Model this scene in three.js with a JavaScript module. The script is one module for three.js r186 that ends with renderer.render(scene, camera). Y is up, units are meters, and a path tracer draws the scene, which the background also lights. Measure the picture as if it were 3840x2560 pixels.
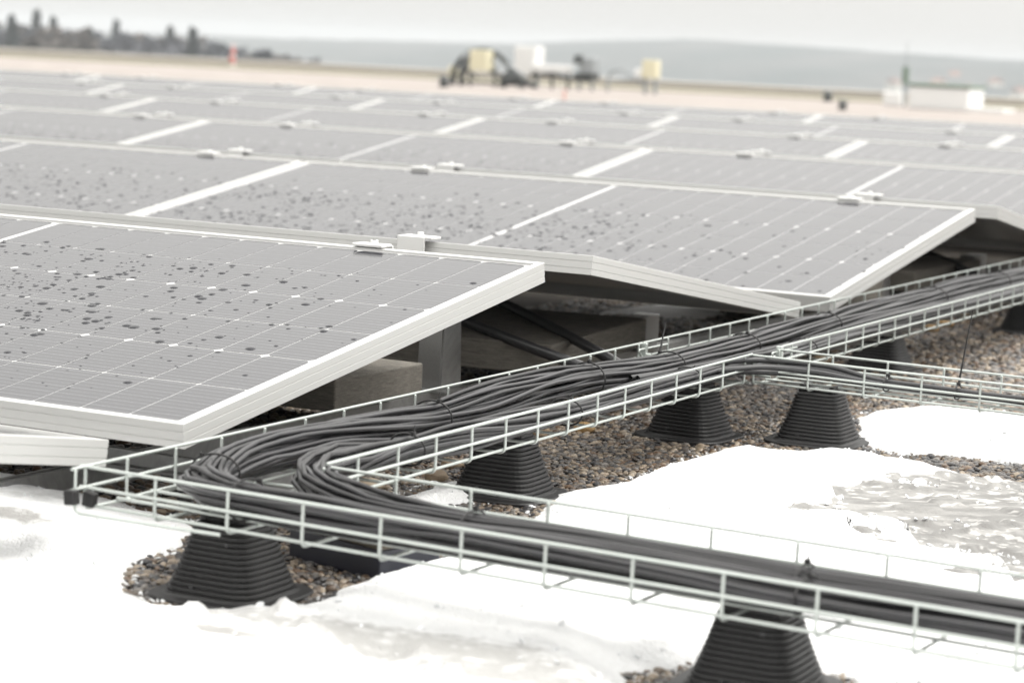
import * as THREE from 'three';
import { mergeGeometries } from 'three/addons/utils/BufferGeometryUtils.js';
import { RoundedBoxGeometry } from 'three/addons/geometries/RoundedBoxGeometry.js';
import { ImprovedNoise } from 'three/addons/math/ImprovedNoise.js';

// ------------------------------------------------------------------ camera, sky, sun, exposure
const scene = new THREE.Scene();
const renderer = new THREE.WebGLRenderer({ antialias: true });
renderer.toneMapping = THREE.LinearToneMapping;
renderer.toneMappingExposure = 2.72;
renderer.shadowMap.enabled = true;

const camera = new THREE.PerspectiveCamera(15.974, 1024 / 682, 0.1, 6000);
camera.position.set(1.7562, 0.6438, 2.4829);
camera.up.set(-0.0945, 0.9919, -0.0851);
camera.lookAt(1.7562 - 4.59441, 0.6438 - 1.1932, 2.4829 - 8.80157);
camera.focus = 3.65;
camera.userData.fStop = 6.2;

// an even overcast sky: dim at the skyline, brighter overhead, a little brighter and warmer towards the hidden sun
const sunDir = new THREE.Vector3(0.42, 0.88, -0.2).normalize();
{
  const w = 256, h = 128, data = new Float32Array(w * h * 4), v = new THREE.Vector3();
  for (let j = 0; j < h; j++) for (let i = 0; i < w; i++) {
    const phi = ((j + 0.5) / h - 0.5) * Math.PI, th = ((i + 0.5) / w - 0.5) * 2 * Math.PI;
    v.set(Math.cos(phi) * Math.cos(th), Math.sin(phi), Math.cos(phi) * Math.sin(th));
    const e = Math.max(v.y, 0), glow = Math.max(0, v.dot(sunDir));
    const side = v.x * 0.88 - v.z * 0.47, L = 0.27 * (1 + 3.2 * e) * (1 + 0.25 * glow * glow * glow) * (1 + 0.3 * side);
    const k = (j * w + i) * 4;
    data[k] = L * 1.0; data[k + 1] = L * 0.986; data[k + 2] = L * 0.95; data[k + 3] = 1;
  }
  const sky = new THREE.DataTexture(data, w, h, THREE.RGBAFormat, THREE.FloatType);
  sky.mapping = THREE.EquirectangularReflectionMapping;
  sky.magFilter = sky.minFilter = THREE.LinearFilter;
  sky.needsUpdate = true;
  scene.background = sky;
  scene.environment = sky;
}
const sun = new THREE.DirectionalLight(new THREE.Color(1, 0.97, 0.92), 0.6);
sun.position.copy(sunDir).multiplyScalar(30);
sun.castShadow = true;
sun.shadow.radius = 60;
sun.shadow.mapSize.set(2048, 2048);
Object.assign(sun.shadow.camera, { left: -20, right: 20, top: 20, bottom: -20, near: 1, far: 80 });
scene.add(sun, sun.target);
scene.fog = new THREE.FogExp2(new THREE.Color(0.925, 0.965, 1.0), 0.00062);

// ------------------------------------------------------------------ helpers
function rng(seed) { let a = seed >>> 0; return () => { a |= 0; a = (a + 0x6D2B79F5) | 0; let t = Math.imul(a ^ (a >>> 15), 1 | a); t = (t + Math.imul(t ^ (t >>> 7), 61 | t)) ^ t; return ((t ^ (t >>> 14)) >>> 0) / 4294967296; }; }
const perlin = new ImprovedNoise();
const noise = (x, y, z = 0) => perlin.noise(x + 37.3, y + 11.7, z + 5.1);
const fbm = (x, y, z = 0, o = 4) => { let a = 0, s = 1, t = 0; for (let i = 0; i < o; i++) { a += s * noise(x, y, z + i * 7.7); t += s; x *= 2.03; y *= 2.03; z *= 2.03; s *= 0.5; } return a / t; };
const ordinal = (n) => ['first', 'second', 'third', 'fourth', 'fifth', 'sixth', 'seventh', 'eighth', 'ninth', 'tenth', 'eleventh', 'twelfth', 'thirteenth', 'fourteenth', 'fifteenth', 'sixteenth', 'seventeenth', 'eighteenth', 'nineteenth', 'twentieth'][n];
const clamp = (x, a = 0, b = 1) => Math.min(b, Math.max(a, x));
const smooth = (a, b, x) => { const t = clamp((x - a) / (b - a)); return t * t * (3 - 2 * t); };
const V = (X, y, D) => new THREE.Vector3(X, y, -D);          // D is the distance away from the camera's side of the roof
const taken = {};
function numbered(n) { const k = taken[n] = (taken[n] ?? -1) + 1; return k ? `${n}_${String(k).padStart(3, '0')}` : n; }
function tag(o, label, category, group, kind) { o.userData.label = label; if (category) o.userData.category = category; if (group) o.userData.group = group; if (kind) o.userData.kind = kind; return o; }
function mesh(name, geo, mat, parent = scene) {
  const m = new THREE.Mesh(geo, mat); m.name = parent === scene ? numbered(name) : name; m.castShadow = m.receiveShadow = true; parent.add(m); return m;
}
function thing(name, label, category, group) { const o = new THREE.Group(); o.name = numbered(name); scene.add(o); return tag(o, label, category, group); }
function struct(name, geo, mat) { const m = mesh(name, geo, mat); m.userData.kind = 'structure'; return m; }
const box = (w, h, d, x = 0, y = 0, z = 0) => new THREE.BoxGeometry(w, h, d).translate(x, y, z);
const rbox = (w, h, d, r = 0.003, x = 0, y = 0, z = 0) => new RoundedBoxGeometry(w, h, d, 2, r).translate(x, y, z);
const merge = (list) => mergeGeometries(list.map((g) => { const n = g.index ? g.toNonIndexed() : g; for (const k of Object.keys(n.attributes)) if (!['position', 'normal', 'uv'].includes(k)) n.deleteAttribute(k); return n; }));
const rgb = (r, g, b) => new THREE.Color().setRGB(r, g, b);
const std = (c, roughness = 0.6, metalness = 0, more = {}) => new THREE.MeshPhysicalMaterial({ color: c, roughness, metalness, ...more });
function canvasLikeTexture(w, h, fn, srgb, rx = 1, ry = 1) {
  const d = new Uint8Array(w * h * 4);
  for (let j = 0; j < h; j++) for (let i = 0; i < w; i++) { const c = fn(i / w, j / h, i, j), k = (j * w + i) * 4; for (let q = 0; q < 3; q++) d[k + q] = clamp(Array.isArray(c) ? c[q] : c) * 255; d[k + 3] = 255; }
  const t = new THREE.DataTexture(d, w, h, THREE.RGBAFormat, THREE.UnsignedByteType);
  t.wrapS = t.wrapT = THREE.RepeatWrapping; t.magFilter = THREE.LinearFilter; t.minFilter = THREE.LinearMipmapLinearFilter; t.generateMipmaps = true;
  if (srgb) t.colorSpace = THREE.SRGBColorSpace; t.repeat.set(rx, ry); t.needsUpdate = true; return t;
}
// noise that closes on itself in u and v
const tiled = (u, v, f, o = 4, seed = 0) => { const a = u * 2 * Math.PI, b = v * 2 * Math.PI, r = f / 6.283; return fbm(Math.cos(a) * r + seed, Math.sin(a) * r + Math.cos(b) * r * 1.3, Math.sin(b) * r * 1.3 + seed, o); };
const grainTex = canvasLikeTexture(256, 256, (u, v, i, j) => 0.5 + 0.6 * tiled(u, v, 40, 3, 3) + 0.35 * tiled(u, v, 9, 3, 8), false);
const withRepeat = (t, x, y) => { const c = t.clone(); c.repeat.set(x, y); c.needsUpdate = true; return c; };

// ------------------------------------------------------------------ materials
const M = {};
const blotch = canvasLikeTexture(256, 256, (u, v) => { const n = 0.92 + 0.10 * tiled(u, v, 12, 4, 1) + 0.05 * tiled(u, v, 50, 2, 4); return [n, n, n * 0.995]; }, true);
M.frame = std(rgb(0.54, 0.54, 0.53), 0.42, 0.25);
M.clamp = std(rgb(0.72, 0.72, 0.71), 0.4, 0.1);
M.alu = std(rgb(0.42, 0.42, 0.42), 0.4, 0.7, { map: withRepeat(blotch, 4, 4) });
M.galv = std(rgb(0.60, 0.64, 0.62), 0.42, 0.55, { map: withRepeat(blotch, 8, 2), bumpMap: withRepeat(grainTex, 20, 2), bumpScale: 0.00015 });
M.back = std(rgb(0.5, 0.5, 0.5), 0.1, 0, { ior: 1.6 });
M.under = std(rgb(0.5, 0.5, 0.49), 0.4);
const cellMap = canvasLikeTexture(32, 512, (u, v) => {
  const b = Math.abs(((v * 11) % 1) - 0.5); const line = b < 0.028 ? 1 : 0; const f = 0.96 + 0.04 * Math.sin(v * 900);
  return line ? [0.46, 0.46, 0.48] : [0.135 * f, 0.137 * f, 0.165 * f];
}, true, 1 / 0.0759, 1 / 0.1566);
M.cell = std(rgb(1, 1, 1), 0.1, 0, { map: cellMap, ior: 1.6 });
M.water = std(rgb(0.02, 0.0205, 0.025), 0.02, 0, { ior: 1.33 });   // opaque drops; the dark cell seen through water is put into their colour
M.black = std(rgb(0.012, 0.0115, 0.012), 0.5, 0, { bumpMap: withRepeat(grainTex, 6, 6), bumpScale: 0.0002 });
M.blackPipe = std(rgb(0.026, 0.026, 0.028), 0.3);
const printMap = canvasLikeTexture(1024, 16, (u, v, i, j) => {
  const word = (Math.floor(i / 5) * 7919) % 13; const on = j >= 7 && j <= 8 && (i % 300) < 130 && word > 5 && (i % 5) < 3;
  const n = 0.92 + 0.08 * Math.sin(i * 0.07); return on ? [0.62, 0.62, 0.62] : [0.2 * n, 0.198 * n, 0.208 * n];
}, true);
M.cable = std(rgb(1, 1, 1), 0.33, 0, { map: withRepeat(printMap, 3, 1) });
M.cable2 = std(rgb(0.5, 0.5, 0.5), 0.4, 0, { map: withRepeat(printMap, 2.3, 1) });
M.cableDark = std(rgb(0.03, 0.03, 0.032), 0.4);
const concreteTex = canvasLikeTexture(512, 512, (u, v) => { const n = 0.50 + 0.12 * tiled(u, v, 6, 4, 2) + 0.16 * tiled(u, v, 60, 3, 9), s = smooth(0.28, 0.5, tiled(u, v, 26, 2, 14)) * 0.15; return [n * 1.02 - s, n * 0.99 - s, n * 0.94 - s]; }, true);
M.concrete = std(rgb(0.78, 0.77, 0.75), 0.9, 0, { map: withRepeat(concreteTex, 2.5, 2.5), bumpMap: withRepeat(concreteTex, 2.5, 2.5), bumpScale: 0.003 });
const snowBump = canvasLikeTexture(512, 512, (u, v) => 0.5 + 0.5 * tiled(u, v, 70, 3, 5) + 0.4 * tiled(u, v, 18, 3, 12), false);
M.snow = std(rgb(1, 1, 1), 0.75, 0, { vertexColors: true, bumpMap: withRepeat(snowBump, 5, 5), bumpScale: 0.004 });
const iceTex = canvasLikeTexture(512, 512, (u, v) => { const a = smooth(-0.25, 0.35, tiled(u, v, 14, 5, 6)), b = smooth(0.12, 0.3, tiled(u, v, 34, 3, 17)); const n = 0.53 + 0.14 * a + 0.24 * b; return [n, n * 0.99, n * 0.975]; }, true);
M.ice = std(rgb(0.98, 0.98, 0.98), 0.45, 0, { map: withRepeat(iceTex, 1.4, 1.4), bumpMap: withRepeat(snowBump, 3, 3), bumpScale: 0.0018, ior: 1.31, transmission: 0.3, thickness: 0.01 });
M.slush = std(rgb(0.42, 0.41, 0.40), 0.3, 0, { map: withRepeat(iceTex, 4, 4), bumpMap: withRepeat(snowBump, 9, 9), bumpScale: 0.008 });

// ------------------------------------------------------------------ the roof and the land around
const deckTex = canvasLikeTexture(512, 512, (u, v) => { const n = 0.20 + 0.10 * tiled(u, v, 60, 3, 21) + 0.08 * tiled(u, v, 8, 3, 23); return [n * 1.1, n, n * 0.88]; }, true);
{
  const g = new THREE.BoxGeometry(130, 0.4, 46).translate(-35, -0.2, -18);
  const uv = g.attributes.uv; for (let i = 0; i < uv.count; i++) uv.setXY(i, uv.getX(i) * 130, uv.getY(i) * 46);
  struct('roof_deck', g, std(rgb(1, 1, 1), 0.85, 0, { map: withRepeat(deckTex, 1.5, 1.5), bumpMap: withRepeat(deckTex, 1.5, 1.5), bumpScale: 0.01 }));
  const farTex = canvasLikeTexture(256, 256, (u, v) => { const n = 0.57 + 0.10 * tiled(u, v, 7, 4, 31) + 0.05 * tiled(u, v, 40, 2, 33); return [n, n * 0.945, n * 0.91]; }, true);
  const f = new THREE.PlaneGeometry(110, 26.2).rotateX(-Math.PI / 2).translate(-38, 0.004, -27.6);
  const uv2 = f.attributes.uv; for (let i = 0; i < uv2.count; i++) uv2.setXY(i, uv2.getX(i) * 28, uv2.getY(i) * 7);
  struct('far_roof_covering', f, std(rgb(1, 1, 1), 0.9, 0, { map: farTex }));
  struct('roof_gutter', box(118, 0.03, 1.5, -36, 0.019, -38.2), std(rgb(0.34, 0.32, 0.24), 0.95));
  const p = thing('parapet', 'low cream parapet along the far edge of the roof', 'parapet');
  mesh('wall', box(118, 0.13, 0.35, -36, 0.069, -40.2), std(rgb(0.6, 0.58, 0.52), 0.9), p);
  mesh('coping', rbox(118, 0.035, 0.5, 0.008, -36, 0.152, -40.2), std(rgb(0.55, 0.53, 0.49), 0.7), p);
  struct('building_wall', box(129, 17, 45, -35, -8.92, -18), std(rgb(0.45, 0.43, 0.4), 0.9));
}
{ // land: flat near the building, rising to wooded hills towards the right
  const nx = 150, nd = 80, pos = [], col = [], idx = [];
  for (let j = 0; j <= nd; j++) {
    const D = 46 + Math.pow(j / nd, 1.5) * 1250;
    for (let i = 0; i <= nx; i++) {
      const a = -1.05 + 1.15 * i / nx, X = 1.7 + a * D;
      const right = smooth(-0.68, -0.42, a), ridge = smooth(420, 900, D);
      const hill = ridge * (17.2 + right * 5.6 + 5.0 * fbm(X / 130, D / 260, 2, 3) * (0.3 + right) + 1.4 * fbm(X / 22, D / 90, 9, 3)) ;
      const y = -17.4 + hill + 0.8 * fbm(X / 40, D / 40, 4);
      pos.push(X, y, -D);
      const n = 0.5 + fbm(X / 30, D / 60, 12, 3), c = rgb(0.045, 0.058, 0.058).lerp(rgb(0.10, 0.10, 0.098), clamp(n * 1.2 - 0.2)); col.push(c.r, c.g, c.b);
      if (i < nx && j < nd) { const k = j * (nx + 1) + i; idx.push(k, k + 1, k + nx + 1, k + 1, k + nx + 2, k + nx + 1); }
    }
  }
  const g = new THREE.BufferGeometry(); g.setAttribute('position', new THREE.Float32BufferAttribute(pos, 3)); g.setAttribute('color', new THREE.Float32BufferAttribute(col, 3)); g.setIndex(idx); g.computeVertexNormals();
  struct('hills', g, new THREE.MeshStandardMaterial({ vertexColors: true, roughness: 1 }));
  struct('ground', new THREE.CircleGeometry(1400, 64).rotateX(-Math.PI / 2).translate(0, -19.5, 0), std(rgb(0.1, 0.1, 0.085), 1));
}

// ------------------------------------------------------------------ snow
function sdPoly(P, x, y) {            // negative inside
  let d = Infinity, s = 1;
  for (let i = 0, j = P.length - 1; i < P.length; j = i++) {
    const ex = P[j][0] - P[i][0], ey = P[j][1] - P[i][1], wx = x - P[i][0], wy = y - P[i][1], t = clamp((wx * ex + wy * ey) / (ex * ex + ey * ey));
    const bx = wx - ex * t, by = wy - ey * t; d = Math.min(d, bx * bx + by * by);
    const a = y >= P[i][1], b = y < P[j][1], c = ex * wy > ey * wx; if ((a && b && c) || (!a && !b && !c)) s = -s;
  }
  return s * Math.sqrt(d);
}
const snowMain = [[-6, 0.3], [-0.9, 0.22], [-0.45, 0.2], [-0.38, 0.215], [-0.29, 0.19], [-0.164, 0.148], [-0.06, 0.12], [-0.035, 0.09], [0.015, -0.013], [0.018, -0.1], [0.046, -0.163], [0.1, -0.245], [0.16, -0.278], [0.2, -0.297], [0.253, -0.258], [0.305, -0.215], [0.303, -0.159], [0.288, -0.09], [0.283, -0.023], [0.292, 0.03], [0.3, 0.2], [0.285, 0.36], [0.262, 0.461], [0.206, 0.621], [0.244, 0.747], [0.238, 0.915], [0.242, 1.163], [0.256, 1.215], [0.334, 1.21], [0.375, 1.30], [0.491, 1.295], [0.664, 1.205], [0.8, 1.2], [1.5, 1.1], [6, 1], [6, -6], [-6, -6]];
const snowFar = [[0.33, 1.575], [0.285, 1.70], [0.29, 1.787], [0.337, 1.877], [0.534, 1.93], [0.9, 1.98], [1.9, 1.9], [1.9, 1.33], [0.9, 1.38], [0.678, 1.40], [0.57, 1.395], [0.465, 1.345], [0.384, 1.42]];
const icePoly = [[0.545, 0.776], [0.552, 0.911], [0.572, 1.05], [0.62, 1.14], [0.72, 1.17], [0.9, 1.12], [1.25, 1.0], [1.3, 0.5], [0.941, 0.43], [0.848, 0.49], [0.765, 0.531], [0.678, 0.639], [0.60, 0.66]];
const hole2 = [[0.735, -0.232], [0.77, -0.19], [0.80, -0.13], [0.86, -0.10], [0.93, -0.11], [0.965, -0.15], [0.955, -0.22], [0.90, -0.29], [0.83, -0.315], [0.78, -0.30]];
const snowPatches = [[[-0.436, 1.32], [-0.435, 1.416], [-0.373, 1.439], [-0.30, 1.34], [-0.30, 1.26], [-0.375, 1.249]], [[-1.15, 2.6], [-1.0, 2.78], [-0.9, 2.76], [-0.95, 2.6]], [[-0.85, 2.9], [-0.8, 3.3], [-0.6, 3.25], [-0.52, 2.95]], [[-0.2, 0.28], [-0.1, 0.34], [0.03, 0.33], [0.05, 0.27], [-0.05, 0.24]], [[0.06, 0.33], [0.03, 0.6], [0.1, 0.72], [0.16, 0.6], [0.15, 0.38]]];
function snowDepth(x, d) {
  const n = 0.014 * fbm(x * 9, d * 9, 1, 4) + 0.009 * fbm(x * 45, d * 45, 3, 3);
  let s = -sdPoly(snowMain, x, d);
  s = Math.min(s, sdPoly(hole2, x, d));
  const iceN = 0.05 * fbm(x * 8, d * 14, 7, 4) + 0.02 * noise(x * 40, d * 60, 9);
  const ice = -sdPoly(icePoly, x, d) + iceN - 0.12 * smooth(0.04, 0.26, fbm(x * 5 + 3, d * 12, 5, 4));
  s = Math.min(s, -ice);
  s = Math.max(s, -sdPoly(snowFar, x, d));
  let T = 0.030 + 0.016 * fbm(x * 2.2, d * 2.2, 2, 3);
  for (const P of snowPatches) { const q = -sdPoly(P, x, d); if (q > s) { s = q; T = 0.02; } }
  s += n;
  if (s <= 0) return -0.012;
  const w = 0.10, t = 1 - clamp(s / w);
  let h = T * Math.pow(Math.max(0, 1 - t * t), 0.95) + 0.0035 * fbm(x * 22, d * 22, 4, 3) * clamp(s / 0.03);
  // wind-worn dips and a few crusty lumps
  h -= 0.012 * smooth(0.05, 0.4, fbm(x * 5, d * 5, 14, 2)) * clamp(s / 0.06);
  for (const [lx, ld, r, a] of lumps) { const q = ((x - lx) ** 2 + (d - ld) ** 2) / (r * r); if (q < 4) h += a * Math.exp(-q * 1.6) * (0.75 + 0.5 * noise(x * 90, d * 90, 8)); }
  return h;
}
// snow colour: white, with grainy grey mixed in as streaks and placed spots
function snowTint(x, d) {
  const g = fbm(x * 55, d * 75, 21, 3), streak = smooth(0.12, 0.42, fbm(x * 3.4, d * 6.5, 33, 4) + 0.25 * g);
  let wet = 0.55 * streak;  // amount of grey mixed into the white
  for (const [cx, cd, rx, rd, k] of greySpots) { const q = ((x - cx) / rx) ** 2 + ((d - cd) / rd) ** 2; if (q < 2.5) wet = Math.max(wet, k * smooth(1.5, 0.2, q + 1.3 * g + 0.8 * fbm(x * 14, d * 20, 3, 3))); }
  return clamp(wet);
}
const greySpots = [[0.52, -0.335, 0.26, 0.055, 0.9], [0.27, -0.315, 0.12, 0.03, 0.7], [0.36, -0.42, 0.05, 0.025, 1], [0.68, -0.40, 0.14, 0.05, 0.9], [-0.2, -0.10, 0.09, 0.035, 1], [0.55, -0.52, 0.2, 0.04, 0.7], [0.6, 1.22, 0.12, 0.03, 0.6], [0.52, 1.55, 0.16, 0.05, 0.6], [0.62, 1.75, 0.2, 0.04, 0.8]];
const lumps = [[0.262, -0.335, 0.014, 0.016], [0.285, -0.325, 0.010, 0.010], [0.352, -0.30, 0.017, 0.018], [0.40, -0.33, 0.012, 0.014], [0.44, -0.38, 0.03, 0.018], [0.56, -0.36, 0.012, 0.014], [0.20, -0.47, 0.05, 0.016], [0.52, -0.45, 0.05, 0.018], [0.63, -0.42, 0.03, 0.012], [0.88, 0.62, 0.012, 0.03], [0.74, 0.75, 0.02, 0.012], [0.80, 0.86, 0.03, 0.01], [0.71, 1.17, 0.015, 0.02], [0.90, 0.80, 0.03, 0.012]];
{
  const axis = (a0, a, b, b0, fine) => { const r = []; for (let x = a0; x < a - 0.001; x += 0.12) r.push(x); for (let x = a; x < b; x += fine) r.push(x); for (let x = b; x <= b0; x += 0.12) r.push(x); return r; };
  const xs = axis(-3.4, -0.96, 1.34, 4.2, 0.0075), ds = axis(-3.4, -0.8, 2.1, 3.4, 0.0085), nx = xs.length, nd = ds.length;
  const H = new Float32Array(nx * nd), pos = [], uv = [], col = [], idx = [], map = new Int32Array(nx * nd).fill(-1);
  for (let j = 0; j < nd; j++) for (let i = 0; i < nx; i++) H[j * nx + i] = snowDepth(xs[i], ds[j]);
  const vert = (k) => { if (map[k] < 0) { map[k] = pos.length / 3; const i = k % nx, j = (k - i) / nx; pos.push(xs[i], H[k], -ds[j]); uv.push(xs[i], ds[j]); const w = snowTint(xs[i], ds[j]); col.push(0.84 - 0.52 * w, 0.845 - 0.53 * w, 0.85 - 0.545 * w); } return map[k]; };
  for (let j = 0; j < nd - 1; j++) for (let i = 0; i < nx - 1; i++) {
    const a = j * nx + i, b = a + 1, c = a + nx, d = c + 1;
    if (Math.max(H[a], H[b], H[c], H[d]) <= -0.0119) continue;
    idx.push(vert(a), vert(b), vert(c), vert(b), vert(d), vert(c));
  }
  const g = new THREE.BufferGeometry(); g.setAttribute('position', new THREE.Float32BufferAttribute(pos, 3)); g.setAttribute('uv', new THREE.Float32BufferAttribute(uv, 2)); g.setAttribute('color', new THREE.Float32BufferAttribute(col, 3)); g.setIndex(idx); g.computeVertexNormals();
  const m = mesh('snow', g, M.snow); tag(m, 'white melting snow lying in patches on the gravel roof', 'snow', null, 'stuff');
}
function sheet(P, step, fn, uvScale = 1) {
  let x0 = 1e9, x1 = -1e9, d0 = 1e9, d1 = -1e9; for (const [x, d] of P) { x0 = Math.min(x0, x); x1 = Math.max(x1, x); d0 = Math.min(d0, d); d1 = Math.max(d1, d); }
  const nx = Math.ceil((x1 - x0) / step) + 4, nd = Math.ceil((d1 - d0) / step) + 4, pos = [], uv = [], idx = [], id = {};
  const h = []; for (let j = 0; j <= nd; j++) for (let i = 0; i <= nx; i++) { const x = x0 + (i - 2) * step, d = d0 + (j - 2) * step; h.push(fn(x, d)); }
  const vert = (i, j) => { const k = j * (nx + 1) + i; if (!(k in id)) { id[k] = pos.length / 3; const x = x0 + (i - 2) * step, d = d0 + (j - 2) * step; pos.push(x, h[k], -d); uv.push(x * uvScale, d * uvScale); } return id[k]; };
  for (let j = 0; j < nd; j++) for (let i = 0; i < nx; i++) { const k = j * (nx + 1) + i; if (Math.max(h[k], h[k + 1], h[k + nx + 1], h[k + nx + 2]) < -0.004) continue; idx.push(vert(i, j), vert(i + 1, j), vert(i, j + 1), vert(i + 1, j), vert(i + 1, j + 1), vert(i, j + 1)); }
  const g = new THREE.BufferGeometry(); g.setAttribute('position', new THREE.Float32BufferAttribute(pos, 3)); g.setAttribute('uv', new THREE.Float32BufferAttribute(uv, 2)); g.setIndex(idx); g.computeVertexNormals(); return g;
}
const iceFn = (x, d) => { const s = -sdPoly(icePoly, x, d) + 0.06; return s < 0 ? -0.02 : 0.012 + 0.0015 * fbm(x * 10, d * 10, 3, 2) + 0.006 * smooth(0.10, 0.22, fbm(x * 12, d * 17, 8, 3)) - 0.014 * smooth(0.03, 0, s); };
tag(mesh('ice_sheet', sheet(icePoly, 0.008, iceFn), M.ice), 'grey half melted ice sheet beside the snow on the right', 'ice', null, 'stuff');
const slushPoly = [[-0.36, 0.40], [-0.44, 0.66], [-0.44, 0.80], [-0.33, 0.92], [-0.2, 0.72], [-0.1, 0.52], [-0.02, 0.36], [-0.12, 0.33], [-0.25, 0.36]];
const slushFn = (x, d) => { const s = -sdPoly(slushPoly, x, d) + 0.03 * fbm(x * 16, d * 16, 2, 3); return s < 0 ? -0.02 : Math.min(0.013, s * 0.5) + 0.009 * fbm(x * 30, d * 30, 5, 3) - 0.022 * smooth(0.18, 0.36, fbm(x * 14 + 9, d * 14, 6, 2)); };
tag(mesh('slush', sheet(slushPoly, 0.006, slushFn), M.slush), 'grey wet slush on the gravel under the front panel corner', 'slush', null, 'stuff');

{
  const R = rng(91), P = [], g = new THREE.DodecahedronGeometry(1, 0), o = new THREE.Object3D();
  for (let k = 0; k < 60000 && P.length < 2600; k++) { const x = -0.5 + R() * 1.8, d = -0.6 + R() * 2.6, h = snowDepth(x, d); const near = h < 0 && (snowDepth(x + 0.012, d) > 0 || snowDepth(x - 0.012, d) > 0 || snowDepth(x, d + 0.012) > 0 || snowDepth(x, d - 0.012) > 0), inIce = h < 0 && sdPoly(icePoly, x, d) < -0.02; if (near || (inIce && R() < 0.06 && fbm(x * 9, d * 9, 3, 2) > 0.02) || (h > 0.01 && R() < 0.035)) P.push([x, d, (inIce ? iceFn(x, d) : Math.max(h, 0.004)), (0.0012 + 0.0035 * R() * R()) * (inIce ? 1.3 : 1)]); }
  const m = new THREE.InstancedMesh(g, std(rgb(0.72, 0.73, 0.74), 0.5), P.length); P.forEach(([x, d, y, q], i) => { o.position.set(x, y + q * 0.3, -d); o.rotation.set(R() * 3, R() * 6, R() * 3); o.scale.set(q * (1 + R()), q * (0.3 + 0.3 * R()), q); o.updateMatrix(); m.setMatrixAt(i, o.matrix); });
  m.name = 'snow_crumbs'; m.castShadow = m.receiveShadow = true; scene.add(m); tag(m, 'loose crumbs of icy snow scattered along the snow edges', 'snow crumbs', null, 'stuff');
}

// ------------------------------------------------------------------ gravel
{
  const R = rng(11), items = [];
  const palette = [[0.07, 0.058, 0.05], [0.10, 0.082, 0.068], [0.05, 0.048, 0.048], [0.14, 0.11, 0.085], [0.085, 0.08, 0.078], [0.2, 0.155, 0.11], [0.16, 0.145, 0.13], [0.12, 0.075, 0.045], [0.035, 0.033, 0.035], [0.27, 0.22, 0.165]];
  const fill = (x0, x1, d0, d1, step, s0, s1) => {
    for (let d = d0; d < d1; d += step) for (let x = x0; x < x1; x += step) {
      const px = x + (R() - 0.5) * step * 1.3, pd = d + (R() - 0.5) * step * 1.3; if (px < 1.4 && pd < 2.05 && pd > -0.75 && snowDepth(px, pd) > 0.012) continue;
      const s = (s0 + (s1 - s0) * Math.pow(R(), 1.8)) / 2; items.push([px, pd, s, R() * 6.28, R(), R(), R()]);
    }
  };
  fill(-0.15, 1.35, -0.4, 1.95, 0.0078, 0.007, 0.0145);
  fill(-0.3, 1.4, 1.95, 4.6, 0.0125, 0.010, 0.019);
  fill(-1.0, -0.15, 0.1, 3.6, 0.014, 0.010, 0.022);
  const g = new THREE.IcosahedronGeometry(1, 1), m = new THREE.InstancedMesh(g, std(rgb(1, 1, 1), 0.32, 0), items.length), o = new THREE.Object3D(), c = new THREE.Color();
  { const p = g.attributes.position; for (let i = 0; i < p.count; i++) { const x = p.getX(i), y = p.getY(i), z = p.getZ(i), k = 1 + 0.16 * noise(x * 1.7, y * 1.7, z * 1.7); p.setXYZ(i, x * k, y * k, z * k); } g.computeVertexNormals(); }
  items.forEach(([x, d, s, a, r1, r2, r3], i) => {
    o.position.set(x, s * 0.18 + r3 * 0.003, -d); o.rotation.set((r1 - 0.5) * 0.5, a, (r2 - 0.5) * 0.5); o.scale.set(s * (1 + 0.35 * r1), s * (0.42 + 0.28 * r2), s * (0.75 + 0.2 * r3)); o.updateMatrix(); m.setMatrixAt(i, o.matrix);
    const patch = fbm(x * 4, d * 4, 3, 3), q = clamp(r2 * 0.999 + 0.35 * patch, 0, 0.999), pal = palette[Math.floor(q * palette.length)], t = 0.62 + 0.5 * r1; c.setRGB(pal[0] * t, pal[1] * t, pal[2] * t); m.setColorAt(i, c);
  });
  m.name = 'gravel'; m.castShadow = m.receiveShadow = true; scene.add(m); tag(m, 'wet brown and grey gravel covering the roof between the snow', 'gravel', null, 'stuff');
  // bigger loose stones
  const sg = new THREE.IcosahedronGeometry(1, 3); { const p = sg.attributes.position; for (let i = 0; i < p.count; i++) { const x = p.getX(i), y = p.getY(i), z = p.getZ(i), k = 1 + 0.22 * fbm(x * 1.1, y * 1.1, z * 1.1, 2); p.setXYZ(i, x * k, y * k * 0.72, z * k); } sg.computeVertexNormals(); }
  const mats = [std(rgb(0.30, 0.19, 0.08), 0.6), std(rgb(0.24, 0.18, 0.12), 0.6), std(rgb(0.16, 0.13, 0.11), 0.55), std(rgb(0.36, 0.29, 0.21), 0.6)];
  for (let k = 0; k < 34; k++) {
    const far = k > 13, D = far ? 1.35 + R() * 2.2 : [0.30, 0.34, 0.42, 0.95, 1.02, 1.1, 0.86, 0.5, 1.5, 1.44, 0.74, 1.2, 0.62, 0.39][k], X = far ? -0.02 - R() * 0.22 : [-0.16, -0.10, -0.06, -0.14, -0.08, -0.06, -0.10, -0.02, -0.2, -0.1, -0.02, -0.02, 0.02, -0.2][k];
    const s = 0.011 + 0.011 * R(), o2 = mesh('loose_stone', sg, mats[Math.floor(R() * 4)]); o2.position.set(X, s * 0.55, -D); o2.scale.set(s * (1 + 0.4 * R()), s * 0.9, s); o2.rotation.y = R() * 6;
    tag(o2, 'rounded tan or brown loose stone lying between the panels and the wire tray', 'stone', 'loose stones beside the wire tray');
  }
}

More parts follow.
